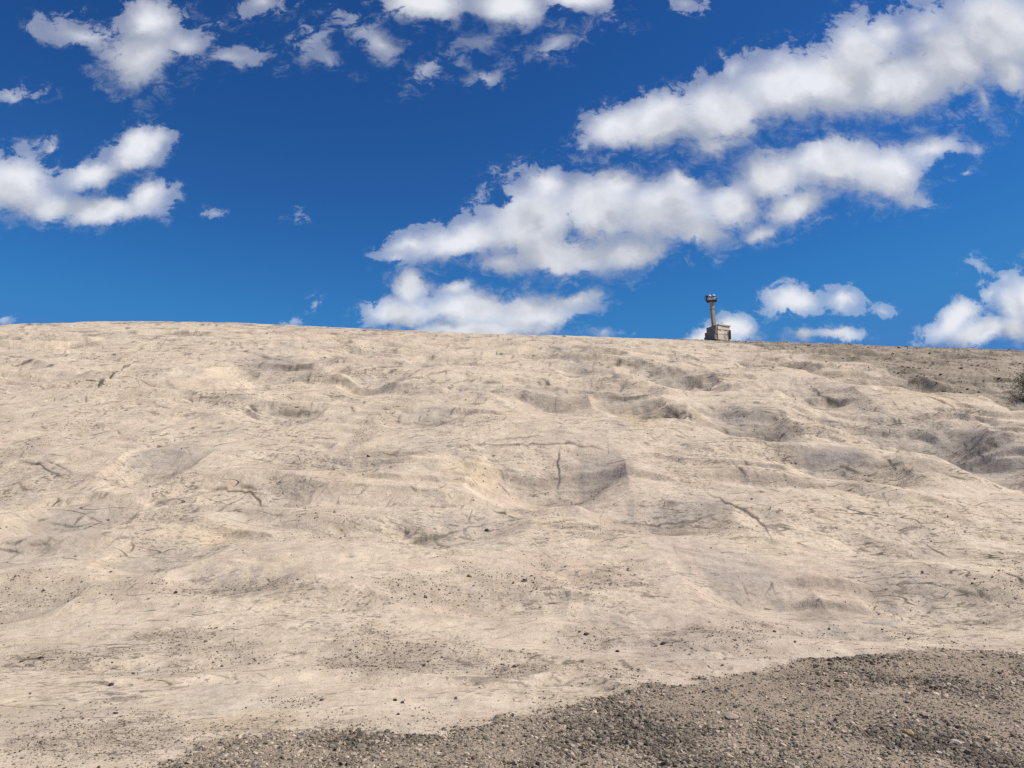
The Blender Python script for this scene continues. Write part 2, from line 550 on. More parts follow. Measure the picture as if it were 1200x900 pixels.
def cast_rock(u, v):
    """point of the carved rock that is met in bearing u, height v"""
    U, V = px_dir(u, v)
    x0, y0 = cast(u, v)
    yy = np.linspace(max(4.5, y0 * .8), y0 * 1.25, 700)
    fi, fj = grid_ij(U * yy, yy)
    fi, fj = np.clip(fi, 0, NV - 1.001), np.clip(fj, 0, NU - 1.001)
    i, j = fi.astype(int), fj.astype(int)
    a, c = fi - i, fj - j
    z = (Zg[i, j] * (1 - c) + Zg[i, j + 1] * c) * (1 - a) + (Zg[i + 1, j] * (1 - c) + Zg[i + 1, j + 1] * c) * a
    d = z >= EYE + V * yy
    k = int(np.argmax(d)) if d.any() else 350
    return U * yy[k], yy[k]


def crack(pix, width, depth, jit=.0):
    pts = []
    for i in range(len(pix) - 1):
        (u0, v0), (u1, v1) = pix[i], pix[i + 1]
        n = max(2, int(math.hypot(u1 - u0, v1 - v0) / 6))
        for k in range(n):
            t = k / n
            pts.append(cast_rock(u0 + (u1 - u0) * t + rng.normal(0, .9 + jit), v0 + (v1 - v0) * t + rng.normal(0, .7 + jit)))
    pts.append(cast_rock(*pix[-1]))
    groove(pts, width, depth)


for pix, wd, dp in [
    ([(106, 461), (122, 446), (145, 431), (168, 420)], 1.5, .9), ([(168, 420), (185, 412), (205, 388)], 1.2, .35),
    ([(654, 526), (655, 550), (653, 575)], 2.4, 1.0), ([(825, 575), (850, 588), (880, 603), (896, 618), (908, 640)], 2.3, 1.0),
    ([(520, 528), (545, 522), (600, 521), (660, 520), (700, 525), (730, 538)], 1.2, .6),
    ([(18, 538), (45, 545), (65, 555), (80, 562)], 1.6, .9), ([(50, 538), (70, 545), (85, 555)], 1.2, .7),
    ([(240, 573), (270, 574), (295, 577), (304, 586), (308, 596)], 1.8, .9), ([(282, 570), (300, 573)], 1.3, .7),
    ([(428, 634), (470, 637), (510, 632), (550, 618), (612, 606)], 1.5, .45), ([(576, 596), (592, 603), (607, 608)], 2.2, 1.0),
    ([(553, 595), (550, 615)], 1.4, .6), ([(720, 612), (770, 616), (810, 612), (845, 600)], 1.6, .6),
    ([(855, 538), (866, 550), (876, 561)], 2.0, .8), ([(950, 455), (965, 465), (985, 476)], 1.8, .9), ([(1060, 453), (1076, 444)], 1.8, .8),
    ([(1080, 635), (1098, 646), (1116, 655)], 1.4, .9), ([(1070, 640), (1095, 645)], 1.0, .5), ([(1146, 530), (1151, 536), (1153, 537)], 3.0, 1.0),
    ([(1112, 558), (1135, 563)], 1.5, .8), ([(291, 474), (300, 480), (308, 487)], 1.6, .9), ([(310, 486), (380, 484)], 1.2, .55),
    ([(84, 619), (92, 610), (100, 604)], 1.4, .7), ([(55, 611), (85, 618), (120, 612)], 1.1, .5), ([(180, 564), (205, 556), (222, 548)], 1.5, .5),
    ([(172, 688), (182, 672), (188, 658)], 1.2, .4), ([(72, 652), (92, 657)], 1.5, .8), ([(150, 648), (157, 640), (153, 633)], 1.2, .6),
    ([(0, 572), (20, 566), (40, 578)], 1.5, .5), ([(1176, 455), (1186, 463), (1202, 470), (1220, 480)], 4.0, 1.0),  # second stroke: shade under an overhang, put in as dark colour
    ([(1176, 672), (1190, 676), (1205, 684)], 3.2, 1.0), ([(1080, 660), (1098, 666)], 1.2, .7), ([(1050, 626), (1072, 640), (1098, 655)], 1.1, .5),
    ([(700, 400), (690, 470)], 1.0, .3), ([(780, 480), (800, 490)], 1.3, .7), ([(806, 487), (812, 490)], 1.6, .8), ([(982, 545), (1010, 556)], 1.8, .8),
    ([(1036, 536), (1052, 552)], 1.5, .8), ([(1035, 578), (1042, 595)], 1.3, .5), ([(560, 450), (588, 449)], 1.1, .6), ([(588, 448), (588, 462)], 1.1, .5),
    ([(465, 495), (470, 485)], 1.2, .6), ([(460, 496), (540, 498), (552, 480)], 1.2, .4), ([(590, 513), (640, 512)], 1.2, .5),
    ([(895, 700), (905, 685), (912, 700)], 1.3, .5), ([(870, 684), (877, 700)], 1.3, .6), ([(1040, 724), (1052, 722), (1060, 731)], 1.5, .7),
    ([(1040, 728), (1010, 727)], 1.2, .4), ([(1110, 380 + 30), (1130, 412)], 1.5, .6), ([(320, 428), (345, 432), (372, 426)], 1.3, .6),
    ([(860, 425), (870, 432)], 1.6, .7), ([(885, 430), (920, 430)], 2.0, .8), ([(720, 470), (770, 462)], 1.6, .7), ([(1088, 428), (1098, 429)], 2.2, 1.0),
]:
    crack(pix, wd * .82, min(1.0, dp * 1.15), .25)

# hairlines in clusters: rising to the right on the left side, falling to the right on the right side
for k in range(420):
    cy = math.exp(rng.uniform(math.log(6.3), math.log(48)))
    cx = rng.uniform(-.75, .75) * cy
    t = cx / cy
    if t > .18:
        a0 = rng.normal(-.62, .20)
    elif t < -.2:
        a0 = rng.normal(.62, .32) if rng.rand() < .75 else rng.normal(-.3, .3)
    else:
        a0 = rng.normal(0, .35) if rng.rand() < .65 else rng.normal(0, 1.2)
    spread = cy * rng.uniform(.012, .065)
    big = rng.rand() < .3
    for q in range(rng.randint(4, 26)):
        x, y = cx + rng.normal(0, spread * 1.6), cy + rng.normal(0, spread * (1.6 if cy > 14 else .9))
        if y < 5.5 or y > 50:
            continue
        L = y * math.exp(rng.normal(math.log(.0095), .65))
        ang = a0 + rng.normal(0, .28)
        dirv = (math.cos(ang), math.sin(ang) * (2.2 if y > 14 else 1.3))
        groove(wander((x, y), math.atan2(dirv[1], dirv[0]), L * 1.6, 5, .16), rng.uniform(.45, .85 if big else .65), rng.uniform(.3, .85) if big else rng.uniform(.12, .6))
CR = CR.reshape(NV, NU)
CR *= 1 - APR
Zg -= CR * np.minimum(.02, .0007 * Yg)

# ---- colours of the stone itself (linear reflectance)
def C(r, g, b):
    return np.array([r, g, b])[None, None, :]


lnY = np.log(np.maximum(Yg, 1.0))
n1 = fbm(Xg, Yg * .7, 4.5, 4, 101)
n2 = fbm(Xg, Yg * .7, 1.7, 4, 107, .6)
n3 = fbm(Xg / np.maximum(Yg, 3) * 20, lnY * 16, 1.0, 4, 113, .65)
col = C(.530, .438, .337) * np.ones((NV, NU, 1))


def lay(m, c, k=1.0):
    global col
    m = np.clip(m * k, 0, 1)[:, :, None]
    col = col * (1 - m) + C(*c) * m


lay(sstep(n1, .0, .55), (.455, .366, .300), .7)
lay(sstep(n2, .15, .6), (.47, .385, .265), .5)
lay(sstep(-n2, .05, .6), (.40, .352, .298), .5)
lay(sstep(-n1 + .5 * n3, .25, .7), (.345, .308, .268), .45)
streak = fbm(Xg * 3.2 + n2, Yg * .35, .9, 4, 301, .6)
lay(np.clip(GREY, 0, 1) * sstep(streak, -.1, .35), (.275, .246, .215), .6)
lay(sstep(streak, .12, .5), (.37, .318, .26), .35)
# patches of their own colour: u, v, half sizes, colour, strength
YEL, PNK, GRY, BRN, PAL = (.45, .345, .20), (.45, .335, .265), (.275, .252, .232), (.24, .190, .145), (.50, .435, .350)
PATCH = [
    (740, 490, 30, 16, YEL, .8), (560, 556, 40, 24, YEL, .55), (620, 568, 40, 12, BRN, .7), (250, 625, 60, 18, YEL, .6), (180, 690, 60, 14, PNK, .4),
    (650, 672, 80, 24, PNK, .7), (540, 700, 60, 24, PNK, .35), (990, 690, 55, 28, PNK, .7), (560, 846, 70, 14, PNK, .6), (290, 848, 80, 16, YEL, .55),
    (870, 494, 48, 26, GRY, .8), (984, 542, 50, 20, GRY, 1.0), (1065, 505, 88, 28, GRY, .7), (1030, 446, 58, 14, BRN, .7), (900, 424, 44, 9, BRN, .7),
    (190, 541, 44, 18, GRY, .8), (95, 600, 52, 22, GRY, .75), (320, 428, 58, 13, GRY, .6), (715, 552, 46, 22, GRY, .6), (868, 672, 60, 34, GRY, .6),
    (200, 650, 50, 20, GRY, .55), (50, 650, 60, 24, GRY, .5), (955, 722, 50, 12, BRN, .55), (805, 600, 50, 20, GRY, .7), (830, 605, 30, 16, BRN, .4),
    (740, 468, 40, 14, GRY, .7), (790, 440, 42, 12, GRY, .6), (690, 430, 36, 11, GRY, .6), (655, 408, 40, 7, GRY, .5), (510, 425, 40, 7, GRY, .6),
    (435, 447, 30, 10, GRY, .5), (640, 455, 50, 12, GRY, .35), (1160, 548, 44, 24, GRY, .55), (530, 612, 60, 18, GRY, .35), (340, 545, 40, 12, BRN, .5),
    (300, 597, 60, 8, BRN, .6), (120, 560, 40, 6, BRN, .4), (460, 533, 60, 6, BRN, .5), (330, 575, 60, 12, GRY, .4), (1060, 690, 80, 30, GRY, .4),
    (430, 505, 20, 30, BRN, .35), (300, 695, 70, 9, BRN, .5), (240, 745, 60, 7, BRN, .5), (60, 765, 60, 12, BRN, .4), (520, 725, 40, 6, BRN, .6),
    (585, 728, 14, 6, BRN, .6), (650, 705, 70, 5, BRN, .45), (690, 742, 40, 9, BRN, .45), (470, 770, 80, 22, BRN, .45), (620, 780, 50, 8, BRN, .4),
    (840, 745, 70, 16, BRN, .35), (960, 765, 60, 10, PAL, .6), (830, 770, 60, 9, PAL, .5), (880, 750, 70, 10, PAL, .5), (1040, 728, 22, 7, PAL, .6), (180, 803, 16, 6, PAL, .5),
    (190, 395, 160, 12, PAL, .35), (430, 395, 200, 8, PNK, .3), (960, 440, 60, 10, YEL, .4), (1100, 465, 60, 14, YEL, .45),
    (1000, 560, 60, 7, YEL, .4), (820, 555, 50, 14, YEL, .3), (720, 780, 100, 12, YEL, .25), (400, 560, 60, 10, YEL, .35), (20, 850, 60, 40, GRY, .35), (25, 412, 60, 10, GRY, .2),
]
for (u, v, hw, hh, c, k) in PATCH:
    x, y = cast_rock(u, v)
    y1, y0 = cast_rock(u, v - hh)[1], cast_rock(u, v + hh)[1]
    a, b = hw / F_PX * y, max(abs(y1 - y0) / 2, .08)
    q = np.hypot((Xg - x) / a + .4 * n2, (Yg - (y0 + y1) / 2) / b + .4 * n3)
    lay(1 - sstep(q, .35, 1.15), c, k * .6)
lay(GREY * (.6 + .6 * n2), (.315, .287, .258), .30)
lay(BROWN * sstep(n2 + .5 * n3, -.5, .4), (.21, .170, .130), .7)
rn = fbm(Xg * .8, Yg * .55, .9, 5, 127, .75)
lay(ROUGH, (.265, .220, .168), .84)
lay(ROUGH * sstep(rn, .0, .35), (.115, .098, .074), .85)
lay(ROUGH * sstep(-rn, .15, .4), (.40, .345, .275), .6)
# soil and grit films in streaks, densest towards the foot
grit_n = fbm(Xg * 1.0, Yg * 1.3, 2.2, 5, 131, .6)
foot_band = sstep(Yg, 16, 8.5)if False else (1 - sstep(Yg, 8.5, 17))
GRIT = sstep(grit_n + .22 * foot_band, .18, .55) * (.35 + .65 * foot_band) * (1 - APR)
for (u, v, hw, hh, k) in [(455, 770, 90, 26, .9), (610, 783, 60, 9, .9), (200, 742, 60, 10, .9), (300, 695, 60, 8, .9), (60, 768, 70, 12, .8),
                          (690, 742, 50, 14, .7), (860, 748, 60, 14, .6), (90, 498, 50, 8, .5), (30, 520, 30, 14, .6), (435, 500, 22, 40, .4), (720, 790, 60, 10, .5),
                          (460, 533, 70, 5, .5), (130, 700, 90, 10, .4), (240, 760, 30, 12, .5), (830, 735, 50, 12, .5), (340, 548, 30, 10, .5)]:
    x, y = cast(u, v)
    y1, y0 = cast(u, v - hh)[1], cast(u, v + hh)[1]
    q = np.hypot((Xg - x) / (hw / F_PX * y) + .5 * n2, (Yg - (y0 + y1) / 2) / max((y1 - y0) / 2, .1) + .6 * n3)
    GRIT = np.maximum(GRIT, k * (1 - sstep(q, .4, 1.2)))
GRIT = np.maximum(GRIT, .6 * BROWN * sstep(n3, -.2, .4)) * (1 - APR)
lay(GRIT * (.55 + n3), (.245, .200, .155), .68)
lay(np.clip(CR * 1.5, 0, 1) ** .85, (.062, .050, .038), .94)
# the soil between the gravel stones
ap_n = fbm(Xg, Yg, 1.5, 5, 139, .62)
lay(APR, (.285, .226, .168), 1.0)
lay(APR * sstep(ap_n, -.05, .35), (.165, .130, .098), .9)
lay(APR * sstep(-ap_n, .12, .5), (.36, .295, .225), .7)


def np_mesh(name, verts, faces, colors=None, smooth=True):
    me = bpy.data.meshes.new(name)
    nv, nf, k = len(verts), len(faces), faces.shape[1]
    me.vertices.add(nv)
    me.vertices.foreach_set('co', np.ascontiguousarray(verts, np.float32).ravel())
    me.loops.add(nf * k)
    me.loops.foreach_set('vertex_index', np.ascontiguousarray(faces, np.int32).ravel())
    me.polygons.add(nf)
    me.polygons.foreach_set('loop_start', np.arange(0, nf * k, k, dtype=np.int32))
    me.polygons.foreach_set('use_smooth', np.full(nf, smooth, bool))
    if colors is not None:
        at = me.attributes.new('tone', 'FLOAT_COLOR', 'POINT')
        cc = np.ones((nv, 4), np.float32)
        cc[:, :3] = colors
        at.data.foreach_set('color', cc.ravel())
    me.update(calc_edges=True)
    return me


def material(name, rough=.9):
    m = bpy.data.materials.new(name)
    m.use_nodes = True
    n = NT(m.node_tree)
    b = m.node_tree.nodes['Principled BSDF']
    b.inputs['Roughness'].default_value = rough
    b.inputs['Specular IOR Level'].default_value = .25
    return m, n, b


def obj(name, me, mat, parent=None, kind=None, label=None, cat=None, group=None):
    o = bpy.data.objects.new(name, me)
    COL.objects.link(o)
    if mat is not None and me is not None and len(me.materials) == 0:
        me.materials.append(mat)
    if parent is not None:
        o.parent = parent
    for k, v in (('kind', kind), ('label', label), ('category', cat), ('group', group)):
        if v:
            o[k] = v
    return o


# granite: the mapped tone, broken by grain at several sizes
m_rock, n, b = material('granite', .92)
att = n.node('ShaderNodeAttribute', attribute_name='tone')
oc = n.node('ShaderNodeTexCoord').outputs['Object']
g1 = n.noise(oc, 9, 6, .72)
g2 = n.noise(oc, 55, 4, .7)
g3 = n.noise(oc, 2.3, 8, .7)
c = n.mix(1.0, att.outputs['Color'], n.mix(n.ss(g1, .3, .7), rgb(.87, .86, .85), rgb(1.09, 1.09, 1.085)), 'MULTIPLY')
c = n.mix(1.0, c, n.mix(n.ss(g2, .3, .7), rgb(.92, .915, .91), rgb(1.06, 1.065, 1.07)), 'MULTIPLY')
c = n.mix(1.0, c, n.mix(n.ss(g3, .32, .68), rgb(.88, .86, .85), rgb(1.08, 1.085, 1.09)), 'MULTIPLY')
ocs = n.vmath('MULTIPLY', oc, (.62, 1, 1))
cla = n.node('ShaderNodeSeparateColor')
n.link(n.node('ShaderNodeAttribute', attribute_name='clump').outputs['Color'], cla.inputs[0])
clump = cla.outputs[0]
for sc_s, lo, k in ((24, .565, .68), (9.5, .575, .68), (4.2, .595, .6)):
    sp_ = n.math('MULTIPLY', n.ss(n.noise(ocs, sc_s, 4, .62), lo, lo + .07), n.math('MULTIPLY_ADD', clump, .85, .15))
    c = n.mix(n.math('MULTIPLY', sp_, k), c, rgb(.135, .110, .086))
sx_ = n.node('ShaderNodeSeparateXYZ')
n.link(oc, sx_.inputs[0])
X_ = sx_.outputs[0]
rgt_ = n.ss(X_, -2, 7)
lft_ = n.ss(X_, 2, -7)
lines = None
for kk_, (ang, sc_l, st, thin_, where, lo) in enumerate((
        (-36, 1.5, .22, .007, rgt_, .50), (-28, 4.2, .2, .016, rgt_, .50), (38, 1.4, .25, .007, lft_, .52), (32, 4.0, .22, .016, lft_, .52),
        (16, 1.3, .33, .006, None, .57), (-17, 3.6, .28, .013, None, .57), (68, 2.2, .35, .010, None, .59))):
    mp = n.node('ShaderNodeMapping')
    mp.inputs['Rotation'].default_value = (0, 0, R(-ang))
    mp.inputs['Scale'].default_value = (st, 1, .5)
    mp.inputs['Location'].default_value = (kk_ * 3.7, kk_ * 1.9, 0)
    n.link(oc, mp.inputs[0])
    nn_ = n.noise(mp.outputs[0], sc_l, 2, .55)
    ln = n.ss(n.math('ABSOLUTE', n.math('SUBTRACT', nn_, .5)), thin_, thin_ * .25)
    ln = n.math('MULTIPLY', ln, n.ss(n.noise(mp.outputs[0], sc_l * 2.3, 3, .65), lo - .03, lo + .05))
    ln = n.math('MULTIPLY', ln, n.math('MULTIPLY_ADD', cla.outputs[kk_ % 3], .9, .1))
    if where is not None:
        ln = n.math('MULTIPLY', ln, where)
    lines = ln if lines is None else n.math('MAXIMUM', lines, ln)
apa = n.node('ShaderNodeAttribute', attribute_name='bare')
lines = n.math('MULTIPLY', lines, apa.outputs['Fac'])
c = n.mix(n.math('MULTIPLY', lines, .95), c, rgb(.105, .084, .065))
n.link(c, b.inputs['Base Color'])
hgt = n.math('ADD', n.math('MULTIPLY', g1, .022), n.math('ADD', n.math('MULTIPLY', g2, .003), n.math('MULTIPLY', g3, .085)))
hgt = n.math('SUBTRACT', hgt, n.math('MULTIPLY', lines, .012))
bp = n.node('ShaderNodeBump')
bp.inputs['Strength'].default_value = .55
bp.inputs['Distance'].default_value = 1.0
n.link(hgt, bp.inputs['Height'])
n.link(bp.outputs[0], b.inputs['Normal'])

idx = np.arange(NV * NU).reshape(NV, NU)
quads = np.stack([idx[:-1, :-1], idx[:-1, 1:], idx[1:, 1:], idx[1:, :-1]], -1).reshape(-1, 4)
verts = np.stack([Xg, Yg, Zg], -1).reshape(-1, 3)
Q_apr = (APR[:-1, :-1] + APR[1:, 1:]).ravel() / 2
hill = obj('granite_hill', np_mesh('granite_hill', verts, quads, col.reshape(-1, 3)), m_rock, kind='structure')
cl = np.ones((NV, NU, 4), np.float32)
for q_, (wl_, sd_) in enumerate(((1.8, 601), (1.2, 607), (2.6, 613))):
    cl[:, :, q_] = np.clip(sstep(fbm(Xg * .75, Yg, wl_, 4, sd_, .6), -.10, .22) + .5 * ROUGH + .35 * np.clip(GREY, 0, 1), 0, 1)
hill.data.attributes.new('clump', 'FLOAT_COLOR', 'POINT').data.foreach_set('color', cl.ravel())
hill.data.attributes.new('bare', 'FLOAT', 'POINT').data.foreach_set('value', (1 - APR).astype(np.float32).ravel())

# wide ground round about, below and behind the hill
gx = np.array([[-3000, -3000, -1.5], [3000, -3000, -1.5], [3000, 3000, -1.5], [-3000, 3000, -1.5]], float)
m_gr, n, b = material('dry_ground')
c = n.mix(n.noise(n.node('ShaderNodeTexCoord').outputs['Object'], .4, 8, .65), rgb(.30, .25, .19), rgb(.42, .36, .28))
n.link(c, b.inputs['Base Color'])
obj('ground', np_mesh('ground', gx, np.array([[0, 1, 2, 3]])), m_gr, kind='structure')


# ------------------------------------------------------------------ stones
def height_at(x, y):
    fi, fj = grid_ij(np.asarray(x, float), np.asarray(y, float))
    fi, fj = np.clip(fi, 0, NV - 1.001), np.clip(fj, 0, NU - 1.001)
    i, j = fi.astype(int), fj.astype(int)
    a, c_ = fi - i, fj - j
    return ((Zg[i, j] * (1 - c_) + Zg[i, j + 1] * c_) * (1 - a) + (Zg[i + 1, j] * (1 - c_) + Zg[i + 1, j + 1] * c_) * a)


def sample(A, x, y):
    fi, fj = grid_ij(x, y)
    return A[np.clip(np.rint(fi).astype(int), 0, NV - 1), np.clip(np.rint(fj).astype(int), 0, NU - 1)]


_t = (1 + 5 ** .5) / 2
ICO_V = np.array([(-1, _t, 0), (1, _t, 0), (-1, -_t, 0), (1, -_t, 0), (0, -1, _t), (0, 1, _t), (0, -1, -_t), (0, 1, -_t),
                  (_t, 0, -1), (_t, 0, 1), (-_t, 0, -1), (-_t, 0, 1)], float) / math.hypot(1, _t)
ICO_F = np.array([(0, 11, 5), (0, 5, 1), (0, 1, 7), (0, 7, 10), (0, 10, 11), (1, 5, 9), (5, 11, 4), (11, 10, 2), (10, 7, 6), (7, 1, 8),
                  (3, 9, 4), (3, 4, 2), (3, 2, 6), (3, 6, 8), (3, 8, 9), (4, 9, 5), (2, 4, 11), (6, 2, 10), (8, 6, 7), (9, 8, 1)])


def stones(x, y, r, tone):
    """a heap of angular stones as arrays"""
    m = len(x)
    V = ICO_V[None] * (1 + rng.uniform(-.32, .32, (m, 12, 1)))
    V = V * np.stack([rng.uniform(.8, 1.5, m), rng.uniform(.65, 1.1, m), rng.uniform(.4, .85, m)], -1)[:, None, :] * r[:, None, None]
    a = rng.uniform(0, 2 * math.pi, m)
    ca, sa = np.cos(a)[:, None], np.sin(a)[:, None]
    X = V[:, :, 0] * ca - V[:, :, 1] * sa
    Y = V[:, :, 0] * sa + V[:, :, 1] * ca
    tx, ty = rng.normal(0, .25, (m, 1)), rng.normal(0, .25, (m, 1))
    Z = V[:, :, 2] + X * tx + Y * ty
    z = height_at(x, y) + r * rng.uniform(.05, .35, m)
    VV = np.stack([X + x[:, None], Y + y[:, None], Z + z[:, None]], -1)
    F = ICO_F[None] + (np.arange(m) * 12)[:, None, None]
    return VV.reshape(-1, 3), F.reshape(-1, 3), np.repeat(tone, 12, axis=0)


def stone_tones(m, dark=.5):
    v = np.clip(np.exp(rng.normal(math.log(.20), .50, m)), .045, .40)
    warm = rng.normal(0, .05, m)
    return np.stack([v * (1.14 + warm), v * (.94 + warm * .4), v * (.73 - warm * .2)], -1)


m_stone, n, b = material('gravel_stone', .9)
att = n.node('ShaderNodeAttribute', attribute_name='tone')
oc = n.node('ShaderNodeTexCoord').outputs['Object']
n.link(n.mix(1.0, att.outputs['Color'], n.mix(n.noise(oc, 120, 4, .7), rgb(.7, .7, .7), rgb(1.25, 1.25, 1.25)), 'MULTIPLY'), b.inputs['Base Color'])

# gravel apron: dense where the coarse heaps lie
M = 460000
y = 3.6 * np.exp(rng.uniform(0, math.log(11.5 / 3.6), M))
x = rng.uniform(-.78, .78, M) * (y + .6)
ad = sample(apron_d, x, y)
an = sample(ap_n, x, y)
keep = (ad > -rng.exponential(.13, M) * np.where(an > 0, 1.6, .6)) & (rng.rand(M) < .36 + 1.0 * sstep(an, -.25, .3)) & ((ad > .0) | (rng.rand(M) < .40))
x, y, an, adk = x[keep], y[keep], an[keep], ad[keep]
r = np.exp(rng.normal(math.log(.0046), .55, len(x))) * (1 + .5 * sstep(an, -.1, .3))
r = np.clip(r, .0025, .024) * np.where(adk < 0, .6, 1)
gv, gf, gc = stones(x, y, r, stone_tones(len(x)) * (1.1 - .5 * sstep(an, -.1, .3))[:, None])
obj('gravel', np_mesh('gravel', gv, gf, gc, smooth=False), m_stone, kind='stuff', label='dark grey brown gravel spread along the foot of the granite', cat='gravel')

# loose grit lying on the bare rock
M = 300000
y = 5.0 * np.exp(rng.uniform(0, math.log(32 / 5.0), M))
x = rng.uniform(-.75, .75, M) * (y + .5)
gm = sample(GRIT, x, y)
keep = (rng.rand(M) < .012 + .75 * gm ** 1.2) & (sample(APR, x, y) < .3)
x, y = x[keep], y[keep]
r = np.clip(np.exp(rng.normal(math.log(.0055), .45, len(x))) * (y / 9) ** .6, .003, .05)
tv, tf, tcn = stones(x, y, r, stone_tones(len(x)) * .85)
# broken pieces on the weathered band below the crest
M = 26000
y = rng.uniform(24, 50, M)
x = rng.uniform(.1, .80, M) * y
rm = sample(ROUGH, x, y)
keep = rng.rand(M) < rm ** 2 * (.06 + .45 * sstep(sample(rn, x, y), -.1, .3))
x, y = x[keep], y[keep]
r = np.clip(np.exp(rng.normal(math.log(.025), .5, len(x))), .010, .085)
tv2, tf2, tc2 = stones(x, y, r, stone_tones(len(x)) * .95)
tf = np.concatenate([tf, tf2 + len(tv)])
tv = np.concatenate([tv, tv2])
tcn = np.concatenate([tcn, tc2])
obj('grit', np_mesh('grit', tv, tf, tcn, smooth=False), m_stone, kind='stuff', label='loose dark grit scattered in the hollows of the pale granite', cat='grit')

print('counts', len(verts), len(gf), len(tf))


# ------------------------------------------------------------------ mesh helpers for the monument, shrub and stones
import bmesh


def empty(name, loc, rotz=0, label=None, cat=None, group=None):
    o = bpy.data.objects.new(name, None)
    COL.objects.link(o)
    o.location = loc
    o.rotation_euler = (0, 0, rotz)
    o.empty_display_size = .2
    for k, v in (('label', label), ('category', cat), ('group', group)):
        if v:
            o[k] = v
    return o


def box(bm, lo, hi, bev=.012, jit=0.0, M=None):
    t = bmesh.new()
    bmesh.ops.create_cube(t, size=1)
    c_ = [(a + b_) / 2 for a, b_ in zip(lo, hi)]
    d = [b_ - a for a, b_ in zip(lo, hi)]
    for v in t.verts:
        v.co = Vector([c_[i] + v.co[i] * d[i] + (rng.uniform(-jit, jit) if jit else 0) for i in range(3)])
    if bev:
        bmesh.ops.bevel(t, geom=list(t.edges), offset=bev, segments=2, affect='EDGES', profile=.6)
    if M is not None:
        bmesh.ops.transform(t, matrix=M, verts=t.verts)
    me = bpy.data.meshes.new('tmp')
    t.to_mesh(me)
    t.free()
    bm.from_mesh(me)
    bpy.data.meshes.remove(me)


def tube(bm, pts, r, seg=10, r_end=None):
    pts = [Vector(p) for p in pts]
    rings = []
    for i, p in enumerate(pts):
        d = (pts[min(i + 1, len(pts) - 1)] - pts[max(i - 1, 0)]).normalized()
        q = d.to_track_quat('Z', 'Y')
        rr = r if r_end is None else r + (r_end - r) * i / (len(pts) - 1)
        rings.append([bm.verts.new(p + q @ Vector((rr * math.cos(2 * math.pi * k / seg), rr * math.sin(2 * math.pi * k / seg), 0))) for k in range(seg)])
    for a, b_ in zip(rings[:-1], rings[1:]):
        for k in range(seg):
            bm.faces.new((a[k], a[(k + 1) % seg], b_[(k + 1) % seg], b_[k]))
    bm.faces.new(rings[0][::-1])
    bm.faces.new(rings[-1])


def lathe(bm, prof, seg=20, M=None):
    rings = []
    for (r, z) in prof:
        rings.append([Vector((r * math.cos(2 * math.pi * k / seg), r * math.sin(2 * math.pi * k / seg), z)) for k in range(seg)])
    vs = [[bm.verts.new(M @ p if M is not None else p) for p in ring] for ring in rings]
    for a, b_ in zip(vs[:-1], vs[1:]):
        for k in range(seg):
            bm.faces.new((a[k], a[(k + 1) % seg], b_[(k + 1) % seg], b_[k]))
    bm.faces.new(vs[0][::-1])
    bm.faces.new(vs[-1])


def build(name, bm, mat, parent=None, smooth=False, **kw):
    bmesh.ops.recalc_face_normals(bm, faces=bm.faces)
    me = bpy.data.meshes.new(name)
    bm.to_mesh(me)
    bm.free()
    for p in me.polygons:
        p.use_smooth = smooth
    return obj(name, me, mat, parent, **kw)


def worn(name, c0, c1, scale, stain=None, rough=.85, zscale=1.0, bump=.4, metal=0.0):
    m, n, b = material(name, rough)
    b.inputs['Metallic'].default_value = metal
    oc = n.node('ShaderNodeTexCoord').outputs['Object']
    v = n.vmath('MULTIPLY', oc, (1, 1, zscale))
    nz = n.noise(v, scale, 8, .65)
    c = n.mix(n.ss(nz, .3, .7), rgb(*c0), rgb(*c1))
    if stain:
        c = n.mix(n.math('MULTIPLY', n.ss(n.noise(v, scale * .4, 6, .7), .50, .68), .8), c, rgb(*stain))
    n.link(c, b.inputs['Base Color'])
    bp = n.node('ShaderNodeBump')
    bp.inputs['Strength'].default_value = bump
    bp.inputs['Distance'].default_value = .02
    n.link(n.noise(oc, scale * 6, 6, .7), bp.inputs['Height'])
    n.link(bp.outputs[0], b.inputs['Normal'])
    return m


m_conc = worn('weathered_concrete', (.56, .48, .385), (.70, .615, .51), 3.0, (.20, .165, .13))
m_shaded_block = worn('shaded_block', (.16, .15, .135), (.26, .24, .21), 5.0, (.09, .085, .075))  # dark tone is the shade of the monument's left side, painted in
m_post = worn('weathered_timber', (.25, .205, .16), (.42, .35, .28), 5.0, (.12, .10, .08), zscale=.12)
m_iron = worn('black_iron', (.022, .022, .024), (.05, .045, .042), 14.0, None, .55, metal=.3)
m_rust = worn('rusty_iron', (.15, .075, .04), (.26, .14, .08), 12.0, (.06, .04, .03))
m_white = worn('enamel', (.46, .45, .43), (.62, .61, .58), 9.0, (.28, .26, .235), .45)

# ------------------------------------------------------------------ the monument on the crest
MU, MV = 841.0, 398.5
mx, my = px_dir(MU, MV)[0] * 46.5, 46.5
mz = float(height_at(np.array([mx]), np.array([my]))[0])
# stand it where the hill is seen at the right height
for yy in np.linspace(40, 50, 101):
    xx = px_dir(MU, MV)[0] * yy
    zz = float(height_at(np.array([xx]), np.array([yy]))[0])
    if (zz - EYE) / yy >= px_dir(MU, MV)[1] - .0008:
        mx, my, mz = xx, yy, zz
        break
K = my / F_PX                       # metres per photograph pixel there
A = 20.8 * K                        # side of the square base
mon = empty('monument', (mx, my, mz - .08), math.atan2(-mx, my) + R(39),
            'square stone plinth on the crest with a leaning post and pale twin lamps on top', 'monument')
